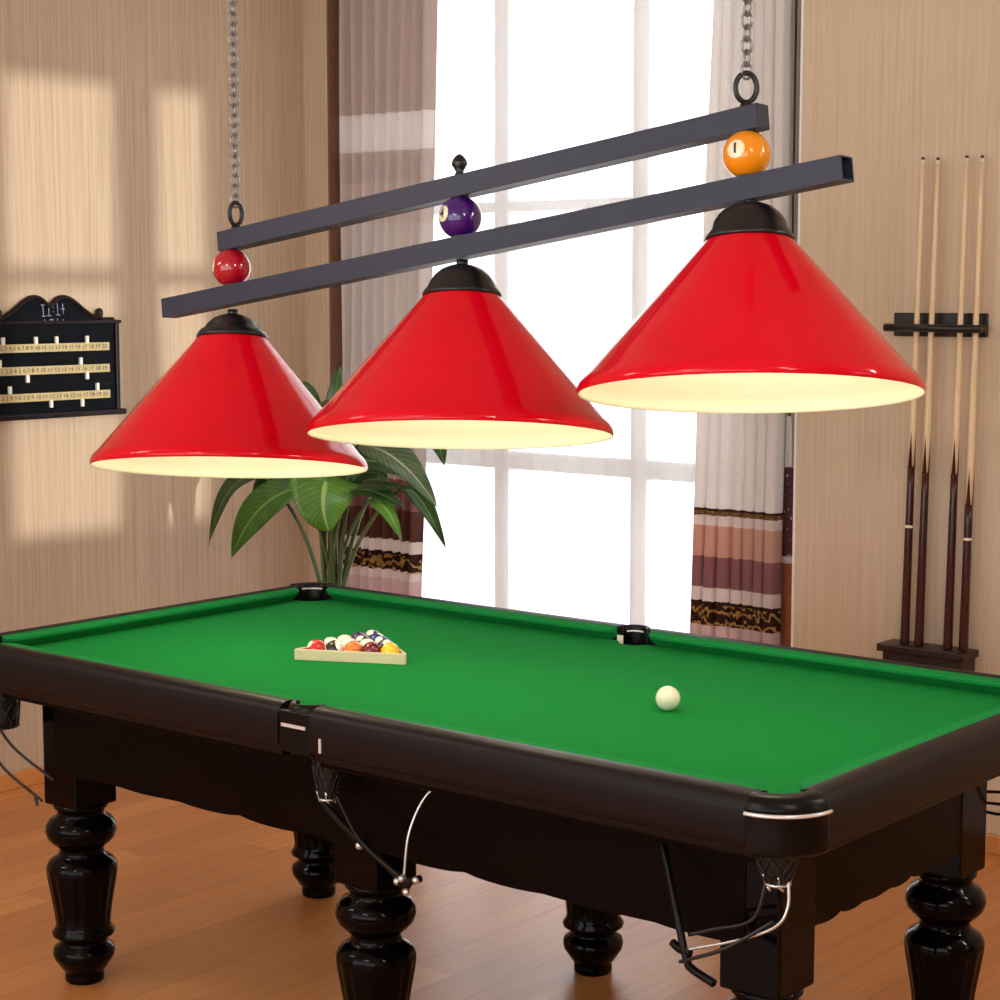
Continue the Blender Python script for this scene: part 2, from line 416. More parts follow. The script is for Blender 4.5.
# narrow bound drape tail seen between the striped drape and the wall edge
tail = thing('tied_drape', 'narrow maroon tasselled drape tail squeezed between striped curtain and wall edge', 'curtain', (-.503, 2.155, 0))
def tailpiece(name, mat, z0, z1, r0, r1):
    pr = [(0, z0), (r0*.9, z0), (r0, z0+.004)] + [(r0+(r1-r0)*k/6, z0+(z1-z0)*k/6) for k in range(1, 6)] + [(r1, z1-.003), (0, z1)]
    b = MB().lathe(pr, n=20); b.xf(Matrix.Diagonal((1.0, .7, 1, 1))); return b.build(name, mat, tail)
tailpiece('lower_cloth', plain('rust_cloth', srgb(160, 92, 52), .8, .2), .02, .80, .026, .024)
tailpiece('white_cuff', plain('white_cuff_cloth', srgb(225, 215, 212), .8, .05), .80, .825, .03, .03)
t = NT('maroon_speckled_cloth'); v = t.noise(t.coord(), 60, 2)
t.bsdf(t.ramp(v, [(.6, srgb(84, 40, 48)), (.66, srgb(225, 215, 210))], 'CONSTANT'), .8); M['maroon'] = t.m
tailpiece('maroon_band', M['maroon'], .825, 1.12, .034, .02)
tailpiece('white_neck', M['peg'], 1.12, 1.29, .012, .009)
tailpiece('hanging_cord', M['black'], 1.29, 2.9, .004, .004)

# ------------------------------------------------------------------ billiard table
A, B, C = 1.107, .537, .038                   # half length and width to the cushion nose, cushion depth
ZBED, ZR = .815, .85
tb = thing('billiard_table', 'large dark wood billiard table with a green cloth top and turned legs', 'billiard table', (0, 0, 0))
# bed with bitten corners
ex, ey = A+.03, B+.03
out = []
def arc(cx, cy, r, a, b2, n=10): return [(cx+r*cos(math.radians(a+(b2-a)*k/n)), cy+r*sin(math.radians(a+(b2-a)*k/n))) for k in range(n+1)]
MX = .003
out += [(-1.07, -ey)] + [(MX-.05, -ey)] + arc(MX, -ey-.012, .045, 165, 15) + [(MX+.05, -ey), (1.07, -ey)] + arc(1.125, -.552, .055, 180, 90) + [(ex, -.497)]
out += [(ex, .497)] + arc(1.125, .552, .055, 270, 180) + [(1.07, ey)] + [(MX+.05, ey)] + arc(MX, ey+.012, .045, -15, -165) + [(MX-.05, ey), (-1.07, ey)]
out += arc(-1.125, .552, .055, 360, 270) + [(-ex, .497), (-ex, -.497)] + arc(-1.125, -.552, .055, 90, 0)
MB().prism(out, 2, ZBED-.04, ZBED).build('bed_cloth', M['cloth'], tb)

def cushion(axis, side, t0, t1):
    """axis 0: runs along x at y = side*B;  axis 1: runs along y at x = side*A"""
    nose0 = B if axis == 0 else A
    n = 10; e = .055
    ts = [t0+e*(1-cos(PI/2*k/n)) for k in range(n+1)] + [t1-e*(1-cos(PI/2*(n-k)/n)) for k in range(n+1)]
    vs = []
    for t_ in ts:
        d = min(t_-t0, t1-t_)
        u = max(0, 1-d/e); o = (C-.002)*(1-math.sqrt(max(0, 1-u*u)))
        for off, z in ((C, ZR), (o+.004, ZR-.002), (o, ZR-.006), (o+.001, ZR-.012), (min(C+.01, o+.030), ZBED-.002), (C+.012, ZBED-.002)):
            p = side*(nose0+off)
            vs.append((t_, p, z) if axis == 0 else (p, t_, z))
    m = 6; N = len(ts)
    fs = [(i*m+k, i*m+(k+1) % m, (i+1)*m+(k+1) % m, (i+1)*m+k) for i in range(N-1) for k in range(m)]
    fs += [tuple(range(m)), tuple(range((N-1)*m, N*m))]
    o = MB().faces(vs, fs).build('cushion', M['railcloth'], tb)
    for p in o.data.polygons: p.use_smooth = False
for s_ in (-1, 1):
    cushion(0, s_, -A+.028, MX-.052); cushion(0, s_, MX+.052, A-.028); cushion(1, s_, -B+.03, B-.03)

PROF = [(.038, .74), (.038, .8505), (.05, .853), (.062, .8525), (.073, .849), (.081, .842), (.086, .831), (.088, .818), (.088, .772), (.085, .762), (.079, .757), (.074, .754), (.0735, .744), (.07, .74)]
def rail(axis, side, t0, t1):
    n0 = B if axis == 0 else A; k = 1.0 if axis == 0 else 1.1
    poly = [(side*(n0+(.038+(o-.038)*k)), z) for o, z in PROF]
    b = MB().prism(poly, axis, t0, t1)
    b.build('rail', M['wood_top'], tb, sharp=.7)
for s_ in (-1, 1):
    rail(0, s_, -1.105, MX-.046); rail(0, s_, MX+.046, 1.105); rail(1, s_, -.53, .53)
# sub-rail and aprons
MB().box((-1.15, -.585, .722), (1.15, .585, .742), .004).build('sub_rail', M['wood'], tb)
def apron(axis, v0, v1, t0, t1, drop=0):
    n = 60; pts = [(t0, .728), (t1, .728)]
    low = []
    for k in range(n+1):
        u = k/n; t_ = t1+(t0-t1)*u
        z = .545+drop-.008*abs(sin(u*PI*9))**.6
        low.append((t_, z))
    pl = pts+low
    b = MB(); b.prism(pl if axis == 1 else pl, axis, v0, v1)
    return b
b = apron(1, -.505, -.48, -.95, 1.02); b.build('apron', M['wood'], tb)
b = apron(1, .455, .48, -.97, .98); b.build('apron', M['wood'], tb)
b = apron(0, -1.005, -.985, -.44, .42); b.build('apron', M['wood'], tb)
b = apron(0, .995, 1.015, -.44, .42, -.032); b.build('apron', M['wood'], tb)

LEGP = [(0, .0), (.044, .0), (.048, .004), (.048, .03), (.055, .034), (.062, .045), (.073, .062), (.076, .075), (.073, .088), (.06, .098), (.057, .105),
        (.06, .112), (.075, .12), (.077, .128), (.068, .14), (.067, .15), (.070, .18), (.077, .22), (.084, .26), (.087, .28), (.086, .295), (.079, .308), (.064, .318), (.056, .324),
        (.054, .336), (.058, .344), (.07, .352), (.082, .366), (.087, .382), (.085, .397), (.075, .412), (.06, .42), (.056, .43), (.06, .436), (.066, .442), (.066, .452), (0, .452)]
prof = []
for i in range(len(LEGP)-1):
    (r0, z0), (r1, z1) = LEGP[i], LEGP[i+1]
    n = 3 if z1-z0 > .015 else 1
    prof += [(r0+(r1-r0)*k/n, z0+(z1-z0)*k/n) for k in range(n)]
prof.append(LEGP[-1])
for (x, y) in ((-.936, -.44), (.058, -.44), (1.028, -.44), (-.97, .412), (.0, .412), (.955, .412)):
    b = MB().lathe(prof, (x, y, 0), n=64, flute=(.145, .29, 16))
    h = .063; b.box((x-h, y-h, .449), (x+h, y+h, .73), .006)
    b.build('leg', M['leg'], tb)

# pocket castings: a leather covered lip swept round the pocket, each with its metal trim and net
CP = [(.056, .775), (.056, .842), (.060, .852), (.070, .8545), (.080, .854), (.089, .850), (.096, .842), (.1, .832), (.0985, .826), (.0985, .79), (.1, .757), (.094, .75), (.062, .75)]
def casting(cx, cy, a0, a1, k_in=1.0, k_out=1.0):
    P2 = [((r*k_in if r < .075 else r*k_out), z) for r, z in CP]
    n = 20; vs = []; m = len(P2)
    for i in range(n+1):
        a = math.radians(a0+(a1-a0)*i/n)
        for r, z in P2: vs.append((cx+r*cos(a), cy+r*sin(a), z))
    fs = [(i*m+k, i*m+(k+1) % m, (i+1)*m+(k+1) % m, (i+1)*m+k) for i in range(n) for k in range(m)]
    fs += [tuple(range(m)), tuple(range(n*m, n*m+m))]
    b = MB().faces(vs, fs, True); mid = k_out < .9; sg = 1 if cy > 0 else -1
    if mid: b.box((cx-.046, min(sg*.604, sg*.6225), .752), (cx+.046, max(sg*.604, sg*.6225), .840), .004)
    o = b.build('pocket_casting', M['leather'], tb, bevel=.001)
    ro, ri = .1005*k_out, .0545*k_in
    tr = MB()
    if mid: tr.box((cx-.036, min(sg*.6215, sg*.6245), .806), (cx+.034, max(sg*.6215, sg*.6245), .813))
    else: tr.tube([(cx+ro*cos(math.radians(a0+(a1-a0)*i/16)), cy+ro*sin(math.radians(a0+(a1-a0)*i/16)), .8235) for i in range(17)], .0036, 6)
    tr.tube([(cx+ri*cos(math.radians(a0+(a1-a0)*(.12+.76*i/16))), cy+ri*sin(math.radians(a0+(a1-a0)*(.12+.76*i/16))), .839) for i in range(17)], .0026, 6)
    q = tr.build('metal_trim', M['chrome'], o); q['label'] = 'chrome strip along pocket lip'
    return o
casting(1.099, -.532, -90, 0, 1, 1.06); casting(1.105, .532, 0, 90); casting(-1.108, .533, 90, 180); casting(-1.108, -.533, 180, 270)
casting(MX, -.572, 180, 360, .55, .5); casting(MX, .572, 0, 180, .55, .5)
q = MB().box((.079, -.6285, .766), (.0850, -.624, .796), .001).build('corner_plate', M['chrome'], tb); q['label'] = 'thin upright chrome plate near the middle pocket'
q = MB().box((MX-.049, .568, .800), (MX-.031, .572, .829), .001).build('pocket_tab', M['peg'], tb); q['label'] = 'small white tab in the far middle pocket'

def net(cx, cy, ztop, zbot, r0=.05, r1=.028, dark=False):
    b = MB(); n = 12
    for k in range(n):
        for sgn in (1, -1):
            pts = []
            for i in range(9):
                w = i/8; a = 2*PI*k/n+sgn*w*1.2; r = r0+(r1-r0)*w**1.5
                pts.append((cx+r*cos(a), cy+r*sin(a), ztop+(zbot-ztop)*w))
            b.tube(pts, .0016, 4, cap=False)
    for z, r in ((ztop, r0),):
        b.tube([(cx+r*cos(2*PI*k/24), cy+r*sin(2*PI*k/24), z) for k in range(24)], .003, 6, closed=True)
    b.lathe([(r0*.93, ztop)]+[((r0+(r1-r0)*(i/8)**1.5)*.93, ztop+(zbot-ztop)*i/8) for i in range(1, 9)]+[(0, zbot+.002)], (cx, cy, 0), n=20)
    o = b.build('pocket_net', M['net'], tb)
    if dark: return o
    c2 = MB().tube([(cx+r1*cos(2*PI*k/20), cy+r1*sin(2*PI*k/20), zbot) for k in range(20)], .0035, 6, closed=True)
    for k in range(5):
        a = 2*PI*k/5+.3; c2.tube([(cx+r1*cos(a), cy+r1*sin(a), zbot), (cx+1.25*r1*cos(a), cy+1.25*r1*sin(a), zbot+.018)], .0025, 5)
        c2.tube([(cx+r1*cos(a), cy+r1*sin(a), zbot), (cx+.9*r1*cos(a+.5), cy+.9*r1*sin(a+.5), zbot-.010)], .0025, 5)
    q = c2.build('net_ring', M['silvercord'], o); q['label'] = 'pale metal ring at the bottom of the net'
net(1.122, -.565, .757, .690, .042, .021); net(MX+.03, -.556, .75, .650, .034, .018); net(-1.082, -.565, .757, .640, .052, .045, True)
net(1.12, .545, .757, .69); net(MX, .575, .75, .69, .036, .024); net(-1.12, .545, .757, .69)

def spline(pts, n=10):
    P = [Vector(p) for p in pts]; P = [P[0]*2-P[1]]+P+[P[-1]*2-P[-2]]; out = []
    for i in range(1, len(P)-2):
        for k in range(n):
            t_ = k/n; a, b_, c, d = P[i-1], P[i], P[i+1], P[i+2]
            out.append(.5*((2*b_)+(-a+c)*t_+(2*a-5*b_+4*c-d)*t_**2+(-a+3*b_-3*c+d)*t_**3))
    out.append(P[-2]); return out
def ball_rail(wires, strap=None, r=.0036, bright=True):
    b = MB()
    for w in wires[1:]: b.tube(spline(w), r, 7)
    if not bright: b.tube(spline(wires[0]), r, 7)
    o = b.build('ball_return_rail', M['wire'], tb)
    if bright:
        q = MB().tube(spline(wires[0]), r*.8, 7).build('bright_rod', M['silvercord'], o); q['label'] = 'pale metal rod'
    if strap:
        c = MB()
        for s_ in strap: c.tube(spline(s_), .0075, 8)
        c.build('strap', M['leather'], o)
    return o
ball_rail([[(1.150, -.575, .70), (1.158, -.59, .66), (1.14, -.60, .625), (1.07, -.605, .588), (.965, -.61, .548)], [(1.10, -.56, .70), (1.08, -.575, .62), (1.0, -.58, .585), (.955, -.585, .567)], [(1.13, -.59, .63), (1.06, -.63, .578), (.97, -.635, .535)]],
          [[(.845, -.52, .728), (.885, -.55, .665), (.93, -.585, .595), (.968, -.612, .535), (.985, -.62, .522), (1.035, -.625, .508)], [(.93, -.60, .552), (.95, -.605, .545), (.975, -.61, .545)]])
o = ball_rail([[(.34, -.525, .735), (.305, -.555, .70), (.288, -.585, .63), (.286, -.60, .54)], [(.06, -.56, .665), (.16, -.59, .59), (.30, -.60, .53)]],
          [[(.03, -.57, .645), (.12, -.58, .60), (.22, -.59, .56), (.30, -.60, .525)], [(.265, -.60, .535), (.285, -.605, .53), (.33, -.60, .548)]])
c = MB()
for p in ((.275, -.607, .533), (.302, -.61, .517), (.325, -.607, .545), (.287, -.607, .541)): c.sphere(p, .008, 10, 8)
q = c.build('clip', M['silvercord'], o); q['label'] = 'bright metal clips at the rail end'
q = MB().sphere((.085, -.52, .565), .007, 12, 8).sphere((.088, -.52, .551), .009, 12, 8).build('clip', M['silvercord'], o)
ball_rail([[(-1.05, -.60, .66), (-.97, -.605, .61), (-.83, -.60, .555)], [(-1.06, -.62, .62), (-.98, -.63, .565), (-.835, -.63, .510)], [(-.86, -.63, .515), (-.85, -.632, .497)]], bright=False)
ball_rail([[(1.13, .55, .685), (1.09, .57, .63), (1.03, .58, .60), (.93, .58, .585)], [(1.12, .60, .66), (1.05, .60, .575), (.93, .59, .558)], [(1.12, .57, .66), (1.05, .56, .56), (.93, .565, .548)]], bright=False)

# ------------------------------------------------------------------ balls and triangle
def ball_mat(name, kind, col, spot_dir=None):
    t = NT(name); v = t.coord(); nrm = t.n('ShaderNodeVectorMath', operation='NORMALIZE'); t.l(v, nrm.inputs[0])
    c = col
    if kind == 'stripe':
        o = t.xyz(nrm.outputs[0]); band = t.math('LESS_THAN', t.math('ABSOLUTE', o[2]), .56)
        c = t.mix(band, srgb(240, 236, 220), col)
    if spot_dir:
        d = t.n('ShaderNodeVectorMath', operation='DOT_PRODUCT'); t.l(nrm.outputs[0], d.inputs[0]); d.inputs[1].default_value = Vector(spot_dir).normalized()
        c = t.mix(t.math('GREATER_THAN', d.outputs['Value'], .90), c, srgb(244, 240, 226))
    t.bsdf(c, .1, spec=.5, coat=.4); return t.m
RB = .0232
fdir = Vector((.894, .448, 0)).normalized(); adir = Vector((-fdir.y, fdir.x, 0))     # along the front bar / away from it
bar_l, bar_r = Vector((-.491, -.14, ZBED)), Vector((-.241, -.014, ZBED))
midp = (bar_l+bar_r)/2
tri = thing('triangle_rack', 'pale wooden triangle rack lying on the green cloth around the balls', 'ball rack', (midp.x, midp.y, ZBED))
h, tk = .027, .007
side = 11.464*RB+.003
def V2(a, b_): return (midp+fdir*a+adir*b_)
pin = [V2(-side/2, .004), V2(side/2, .004), V2(0, .004+side*.866)]
cen = (pin[0]+pin[1]+pin[2])/3
for i in range(3):
    j = (i+1) % 3
    a, b_ = pin[i], pin[j]; nn = ((a+b_)/2-cen).normalized()*.006
    c, d = b_+nn, a+nn
    if i == 0: c, d = c+(c-d).normalized()*.004, d-(c-d).normalized()*.004
    bb = MB(); vs = [(p.x, p.y, z) for z in (ZBED+.0005, ZBED+h) for p in (a, b_, c, d)]
    bb.faces(vs, [(0, 1, 2, 3), (4, 5, 6, 7), (0, 1, 5, 4), (1, 2, 6, 5), (2, 3, 7, 6), (3, 0, 4, 7)])
    bb.build('rack_bar', M['rackwood'], tri, world=True, bevel=.0012)
W_, RD, OR_, MA, YE, NA, GR, BK, BL, PUR = (srgb(238, 234, 220), srgb(206, 32, 26), srgb(226, 120, 44), srgb(112, 12, 24), srgb(240, 196, 40), srgb(30, 34, 78), srgb(26, 92, 58), srgb(22, 22, 24), srgb(28, 50, 130), srgb(62, 30, 92))
rows = [
 [('solid', RD, 'red ball at the left end of the front row in the triangle', (-.35, -.75, .65)), ('stripe', BK, 'white ball with a black stripe, second from left in the front row of the triangle', None),
  ('solid', OR_, 'orange ball in the middle of the front row in the triangle', (-.7, -.2, .9)), ('solid', MA, 'maroon ball beside the yellow one in the front row of the triangle', None), ('solid', YE, 'yellow ball at the right end of the front row in the triangle', None)],
 [('stripe', GR, 'white ball with a green stripe at the left of the second row in the triangle', None), ('stripe', YE, 'white ball with a yellow stripe behind the orange ball in the triangle', None),
  ('stripe', NA, 'white ball with a navy stripe behind the maroon ball in the triangle', None), ('solid', NA, 'navy ball at the right of the second row in the triangle', (.5, -.3, .8))],
 [('stripe', OR_, 'white ball with an orange stripe at the left of the third row in the triangle', None), ('solid', BK, 'black ball in the centre of the triangle', (0, -.5, .8)), ('solid', BL, 'blue ball at the right of the third row in the triangle', (.2, -.6, .8))],
 [('solid', PUR, 'purple ball at the left of the two near the triangle tip', None), ('stripe', BL, 'white ball with a blue stripe at the right of the two near the triangle tip', None)],
 [('solid', NA, 'navy ball with white spot alone at the far tip of the triangle', (.1, -.5, .8))]]
me0 = None
off0 = .004+RB+.0008
for r_, row in enumerate(rows):
    for k, (kind, col, lab, sp) in enumerate(row):
        p = V2((k-(len(row)-1)/2)*2*RB*1.002, off0+r_*2*RB*.8675)
        o = MB().sphere((0, 0, 0), RB).build('billiard_ball', ball_mat('resin_ball', kind, col, sp))
        o.location = (p.x, p.y, ZBED+RB+.0006)
        o.rotation_euler = (0, 0, 0) if kind == 'solid' else (random.uniform(.7, 1.6), random.uniform(-.6, .6), random.uniform(0, 3))
        if lab.startswith('white ball with a black'): o.rotation_euler = Vector((.62, .35, .35)).to_track_quat('Z', 'Y').to_euler()
        if lab.startswith('white ball with a navy'): o.rotation_euler = Vector((.3, -.2, .9)).to_track_quat('Z', 'Y').to_euler()
        tag(o, lab, 'ball', 'racked balls in the triangle')
o = MB().sphere((0, 0, 0), .0265, 40, 24).build('cue_ball', M['ivory']); o.location = (.526, -.033, ZBED+.0271)
tag(o, 'plain ivory cue ball alone on the green cloth', 'ball')

# ------------------------------------------------------------------ pendant lamp
LM = Matrix(((.9900862, .0132432, -.1398360, .0881743), (.0073335, .9893139, .1456168, -.1866816), (.1402701, -.1451986, .9794088, 1.3923532), (0, 0, 0, 1)))
SP, RS = .7386, .3311
lamp = thing('pendant_lamp', 'hanging billiard lamp with three red cone shades under two charcoal bars', 'pendant lamp', LM)
inv = LM.inverted()
HL, HU, HB, HC = .4077, .544, .477, .316
bw, bh = .0225, .0235
def hollow(x0, x1, zc, open_ends):
    b = MB(); t_ = .003
    b.box((x0, -bw, zc-bh), (x1, -bw+t_, zc+bh)).box((x0, bw-t_, zc-bh), (x1, bw, zc+bh))
    b.box((x0, -bw+t_, zc-bh), (x1, bw-t_, zc-bh+t_)).box((x0, -bw+t_, zc+bh-t_), (x1, bw-t_, zc+bh))
    if not open_ends: b.box((x0, -bw+t_, zc-bh+t_), (x0+.003, bw-t_, zc+bh-t_)).box((x1-.003, -bw+t_, zc-bh+t_), (x1, bw-t_, zc+bh-t_))
    return b
ROLL = lambda zc: Matrix.Translation((0, 0, zc)) @ Matrix.Rotation(.09, 4, 'X') @ Matrix.Translation((0, 0, -zc))
hollow(-.972, .958, HL, True).xf(ROLL(HL)).build('lower_bar', M['beam'], lamp)
hollow(-.765, .778, HU, False).xf(ROLL(HU)).build('upper_bar', M['beam'], lamp, bevel=.001)
RT = .081
def shade_profiles(H):
    rt = RT
    oprof = [(RS, 0), (RS+.0015, .002), (RS+.002, .006), (RS+.0015, .011), (RS-.0005, .0165), (RS-.004, .0225), (RS-.0088, .0285), (RS-.0146, .034)]
    oprof += [(RS-.0146+(rt-RS+.0146)*k/8, .034+(H-.034)*k/8) for k in range(1, 9)]
    iprof = [(RS, 0), (RS-.003, .001), (RS-.003, .008), (RS-.022, .033)] + [(RS-.022+(rt-.004-RS+.022)*k/8, .033+(H-.037)*k/8) for k in range(1, 9)] + [(0, H-.003)]
    return oprof, iprof
def spot(c, r, dirn, text, parent, ang=.42):
    """ivory disc with a numeral, both curved onto the ball"""
    d = Vector(dirn).normalized(); up = Vector((0, 0, 1)); xr = up.cross(d).normalized(); yr = d.cross(xr)
    def on(x, y, rad):
        v = d*math.sqrt(max(.01, 1-x*x-y*y))+xr*x+yr*y; return Vector(c)+v.normalized()*rad
    b = MB(); n = 24; vs = [on(0, 0, r*1.006)]; fs = []
    for ring in (.25, .5, .75, 1):
        for k in range(n): a = 2*PI*k/n; vs.append(on(sin(ang)*ring*cos(a), sin(ang)*ring*sin(a), r*(1.006 if ring < 1 else .998)))
    for k in range(n): fs.append((0, 1+k, 1+(k+1) % n))
    for q in range(3):
        for k in range(n): fs.append((1+q*n+k, 1+(q+1)*n+k, 1+(q+1)*n+(k+1) % n, 1+q*n+(k+1) % n))
    b.faces(vs, fs, True)
    o = b.build('number_spot', M['spot'], parent); o['label'] = 'ivory number spot'
    tv, tf = text_mesh(text, .58, .035)
    g = MB().faces([(v.x, v.y, 0) for v in tv], tf)
    bmesh.ops.triangulate(g.bm, faces=g.bm.faces[:]); bmesh.ops.subdivide_edges(g.bm, edges=g.bm.edges[:], cuts=3, use_grid_fill=True)
    for v in g.bm.verts: v.co = on(v.co.x, v.co.y, r*1.016)
    g.build('numeral', M['ink'], o, weld=False)
SX = []
camdir = -(inv.to_3x3() @ F).normalized(); camr = (inv.to_3x3() @ R).normalized()
for i, (bm_, txt, side_) in enumerate(((M['b_red'], '3', -1.35), (M['b_purple'], '4', -.98), (M['b_yellow'], '1', -.62))):
    x = (i-1)*SP
    dz = (-.014, -.005, .005)[i]; H = (.320, .309, .304)[i]; oprof, iprof = shade_profiles(H)
    sx = Matrix.Translation((x+.005, 0, HL+dz)) @ inv.to_3x3().normalized().to_4x4() @ Matrix.Rotation(.024, 4, F) @ Matrix.Rotation(.032, 4, R) @ LM.to_3x3().to_4x4() @ Matrix.Translation((-x, 0, -HL))
    SX.append(sx)
    sh = MB().lathe(oprof, (x, 0, 0), n=96).xf(sx).build('lamp_shade', M['red'], lamp)
    MB().lathe(iprof, (x, 0, 0), n=96).xf(sx).build('shade_lining', M['cream'], sh)
    ct_ = HL-bh-.010
    capp = [(.0, ct_), (.020, ct_), (.030, ct_-.003), (.046, ct_-.010), (.060, ct_-.022), (.070, ct_-.036), (.076, H+.016), (.083, H+.008), (.0865, H+.002), (.087, H-.005), (.081, H-.003)]
    MB().lathe(capp, (x, 0, 0), n=64).lathe([(0, HL-bh-.014), (.013, HL-bh-.014), (.013, HL-bh+.002), (0, HL-bh+.002)], (x, 0, 0), n=20).xf(sx).build('shade_cap', M['black'], lamp)
    MB().lathe([(0, .13), (.02, .133), (.036, .15), (.042, .175), (.036, .205), (.02, .235), (.018, .275), (0, .275)], (x, 0, 0), n=28).xf(sx).build('light_bulb', M['bulb'], sh)
    rb = .047
    bl = MB().sphere((x, 0, HB-.001), rb, 48, 30).build('decorative_ball', bm_, lamp)
    d = camdir*cos(side_)+camr*sin(side_)
    spot((x, 0, HB-.001), rb, d+Vector((0, 0, .12)), txt, bl)
    MB().lathe([(0, HB-.052), (.017, HB-.052), (.02, HB-.042), (.012, HB-.036)], (x, 0, 0), n=24).build('lower_spacer', M['black'], bl)
    MB().lathe([(.012, HB+.036), (.02, HB+.042), (.017, HB+.052), (0, HB+.052)], (x, 0, 0), n=24).build('upper_spacer', M['black'], bl)
# finial
MB().lathe([(0, HU+bh), (.011, HU+bh), (.011, HU+bh+.005), (.0085, HU+bh+.011), (.012, HU+bh+.018), (.0175, HU+bh+.027), (.0165, HU+bh+.035), (.011, HU+bh+.044), (.004, HU+bh+.050), (0, HU+bh+.051)], (0, 0, 0), n=24).build('finial', M['black'], lamp)
# rings and chains (chains hang plumb from the ceiling)
for s_, rw, rh in ((-1, .0165, .027), (1, .0215, .028)):
    xw = -.722 if s_ < 0 else .740
    top = LM @ Vector((xw, 0, HU+bh))
    zr = top.z+.012+rh
    b = MB(); hv = (R*cos(.25)+Vector((0, 1, 0))*sin(.25)).normalized() if s_ > 0 else (R*cos(.6)+Vector((F.x, F.y, 0)).normalized()*sin(.6))
    b.tube([Vector((top.x, top.y, zr))+hv*rw*cos(2*PI*k/32)+Vector((0, 0, rh*sin(2*PI*k/32))) for k in range(32)], .0055, 8, closed=True)
    b.tube([top+Vector((0, 0, -.006)), top+Vector((0, 0, .014))], [.016, .009], 14)
    b.build('hanging_ring', M['black'], lamp, world=True)
    b = MB(); z = zr+rh+.004; k = 0; ll, lw = .0158, .0105
    while z < ZC-.05:
        ax = R if k % 2 == 0 else Vector((F.x, F.y, 0)).normalized()
        ax = (ax*cos(.35)+Vector((-ax.y, ax.x, 0))*sin(.35))
        b.tube([Vector((top.x, top.y, z))+ax*lw*cos(2*PI*q/16)+Vector((0, 0, ll*sin(2*PI*q/16))) for q in range(16)], .0029, 6, closed=True)
        z += 2*ll-.0075; k += 1
    b.build('chain', M['chain'], lamp, world=True, weld=False)
    MB().lathe([(0, ZC-.045), (.012, ZC-.04), (.05, ZC-.012), (.055, ZC-.001), (0, ZC-.001)], (top.x, top.y, 0), n=28).build('ceiling_cup', M['black'], lamp, world=True)
for i in range(3):
    li = bpy.data.lights.new('bulb_light', 'POINT'); li.energy = 2.6; li.color = (1, .92, .78); li.shadow_soft_size = .05
    lo = bpy.data.objects.new('bulb_light', li); COL.objects.link(lo); lo.parent = lamp; lo.location = SX[i] @ Vector(((i-1)*SP, 0, .085))

# ------------------------------------------------------------------ scoreboard on the left wall
sb = thing('scoreboard', 'black wooden score board with brass number strips and white sliders on the left wall', 'scoreboard', (XL, .757, 1.28))
Xb = XL
yc, hw = .757, .283
MB().box((Xb, yc-hw, 1.285), (Xb+.018, yc+hw, 1.60), .002).build('back_panel', M['board'], sb, world=True)
def pedi(u):                                     # height of the pediment above 1.595
    a = abs(u)
    return .083*math.exp(-((a-.22)/.36)**2)*(1-.0*a)-.008*math.exp(-(a/.07)**2)
pts = [(yc+hw*.97*(k/40*2-1), 1.598+max(0, pedi(k/40*2-1)-.005)) for k in range(41)]
b = MB()
for (y0, z0), (y1, z1) in zip(pts, pts[1:]):
    v = [(x, y, z) for x in (Xb, Xb+.016) for y, z in ((y0, 1.594), (y1, 1.594), (y1, z1), (y0, z0))]
    b.faces(v, [(0, 1, 2, 3), (4, 5, 6, 7), (3, 2, 6, 7)])
b.build('pediment', M['board'], sb, world=True)
MB().tube([(Xb+.012, y, z+.003) for y, z in pts], .009, 8).build('pediment_moulding', M['boardwood'], sb, world=True)
MB().box((Xb, yc-hw-.016, 1.588), (Xb+.03, yc+hw+.016, 1.600), .003).build('cornice', M['boardwood'], sb, world=True)
for s_ in (-1, 1):
    MB().box((Xb, yc+s_*hw-.008, 1.285), (Xb+.026, yc+s_*hw+.008, 1.59), .003).build('side_stile', M['boardwood'], sb, world=True)
    MB().lathe([(0, 1.598), (.010, 1.598), (.011, 1.612), (.013, 1.622), (.012, 1.634), (.006, 1.641), (0, 1.642)], (Xb+.016, yc+s_*.212, 0), n=16).build('finial', M['boardwood'], sb, world=True)
MB().box((Xb, yc-hw-.024, 1.267), (Xb+.04, yc+hw+.024, 1.287), .005).build('base_shelf', M['boardwood'], sb, world=True)
strips = [(1.508, '1 2 3 4 5 6 7 8 9 10 11 12 13 14 15 16 17 18 19 20'), (1.432, '0 1 2 3 4 5 6 7 8 9 10 11 12 13 14 15 16 17 18 19'), (1.341, '1 2 3 4 5 6 7 8 9 10 11 12 13 14 15 16 17 18 19 20')]
for zc, txt in strips:
    o = MB().box((Xb+.018, yc-.245, zc-.014), (Xb+.026, yc+.245, zc+.014), .001).build('number_strip', M['brass'], sb, world=True)
    tv, tf = text_mesh(txt, .02); wdt = max(v.x for v in tv)
    MB().faces([(Xb+.0268, yc+v.x*.232/wdt, zc+v.y) for v in tv], tf).build('numerals', M['ink'], o, world=True, weld=False)
for y, z in [(.557, 1.533), (.69, 1.533), (.776, 1.533), (.906, 1.533), (.541, 1.458), (.877, 1.459), (.652, 1.405), (.903, 1.408), (.579, 1.369), (.947, 1.368), (.747, 1.316), (.88, 1.314)]:
    MB().box((Xb+.018, y-.0055, z-.013), (Xb+.029, y+.0055, z+.013), .002).build('slider', M['peg'], sb, world=True)
b = MB()
def stroke(y0, z0, y1, z1): b.tube([(Xb+.0165, y0, z0), (Xb+.0165, y1, z1)], .0014, 4)
Y0, Z0 = .735, 1.655
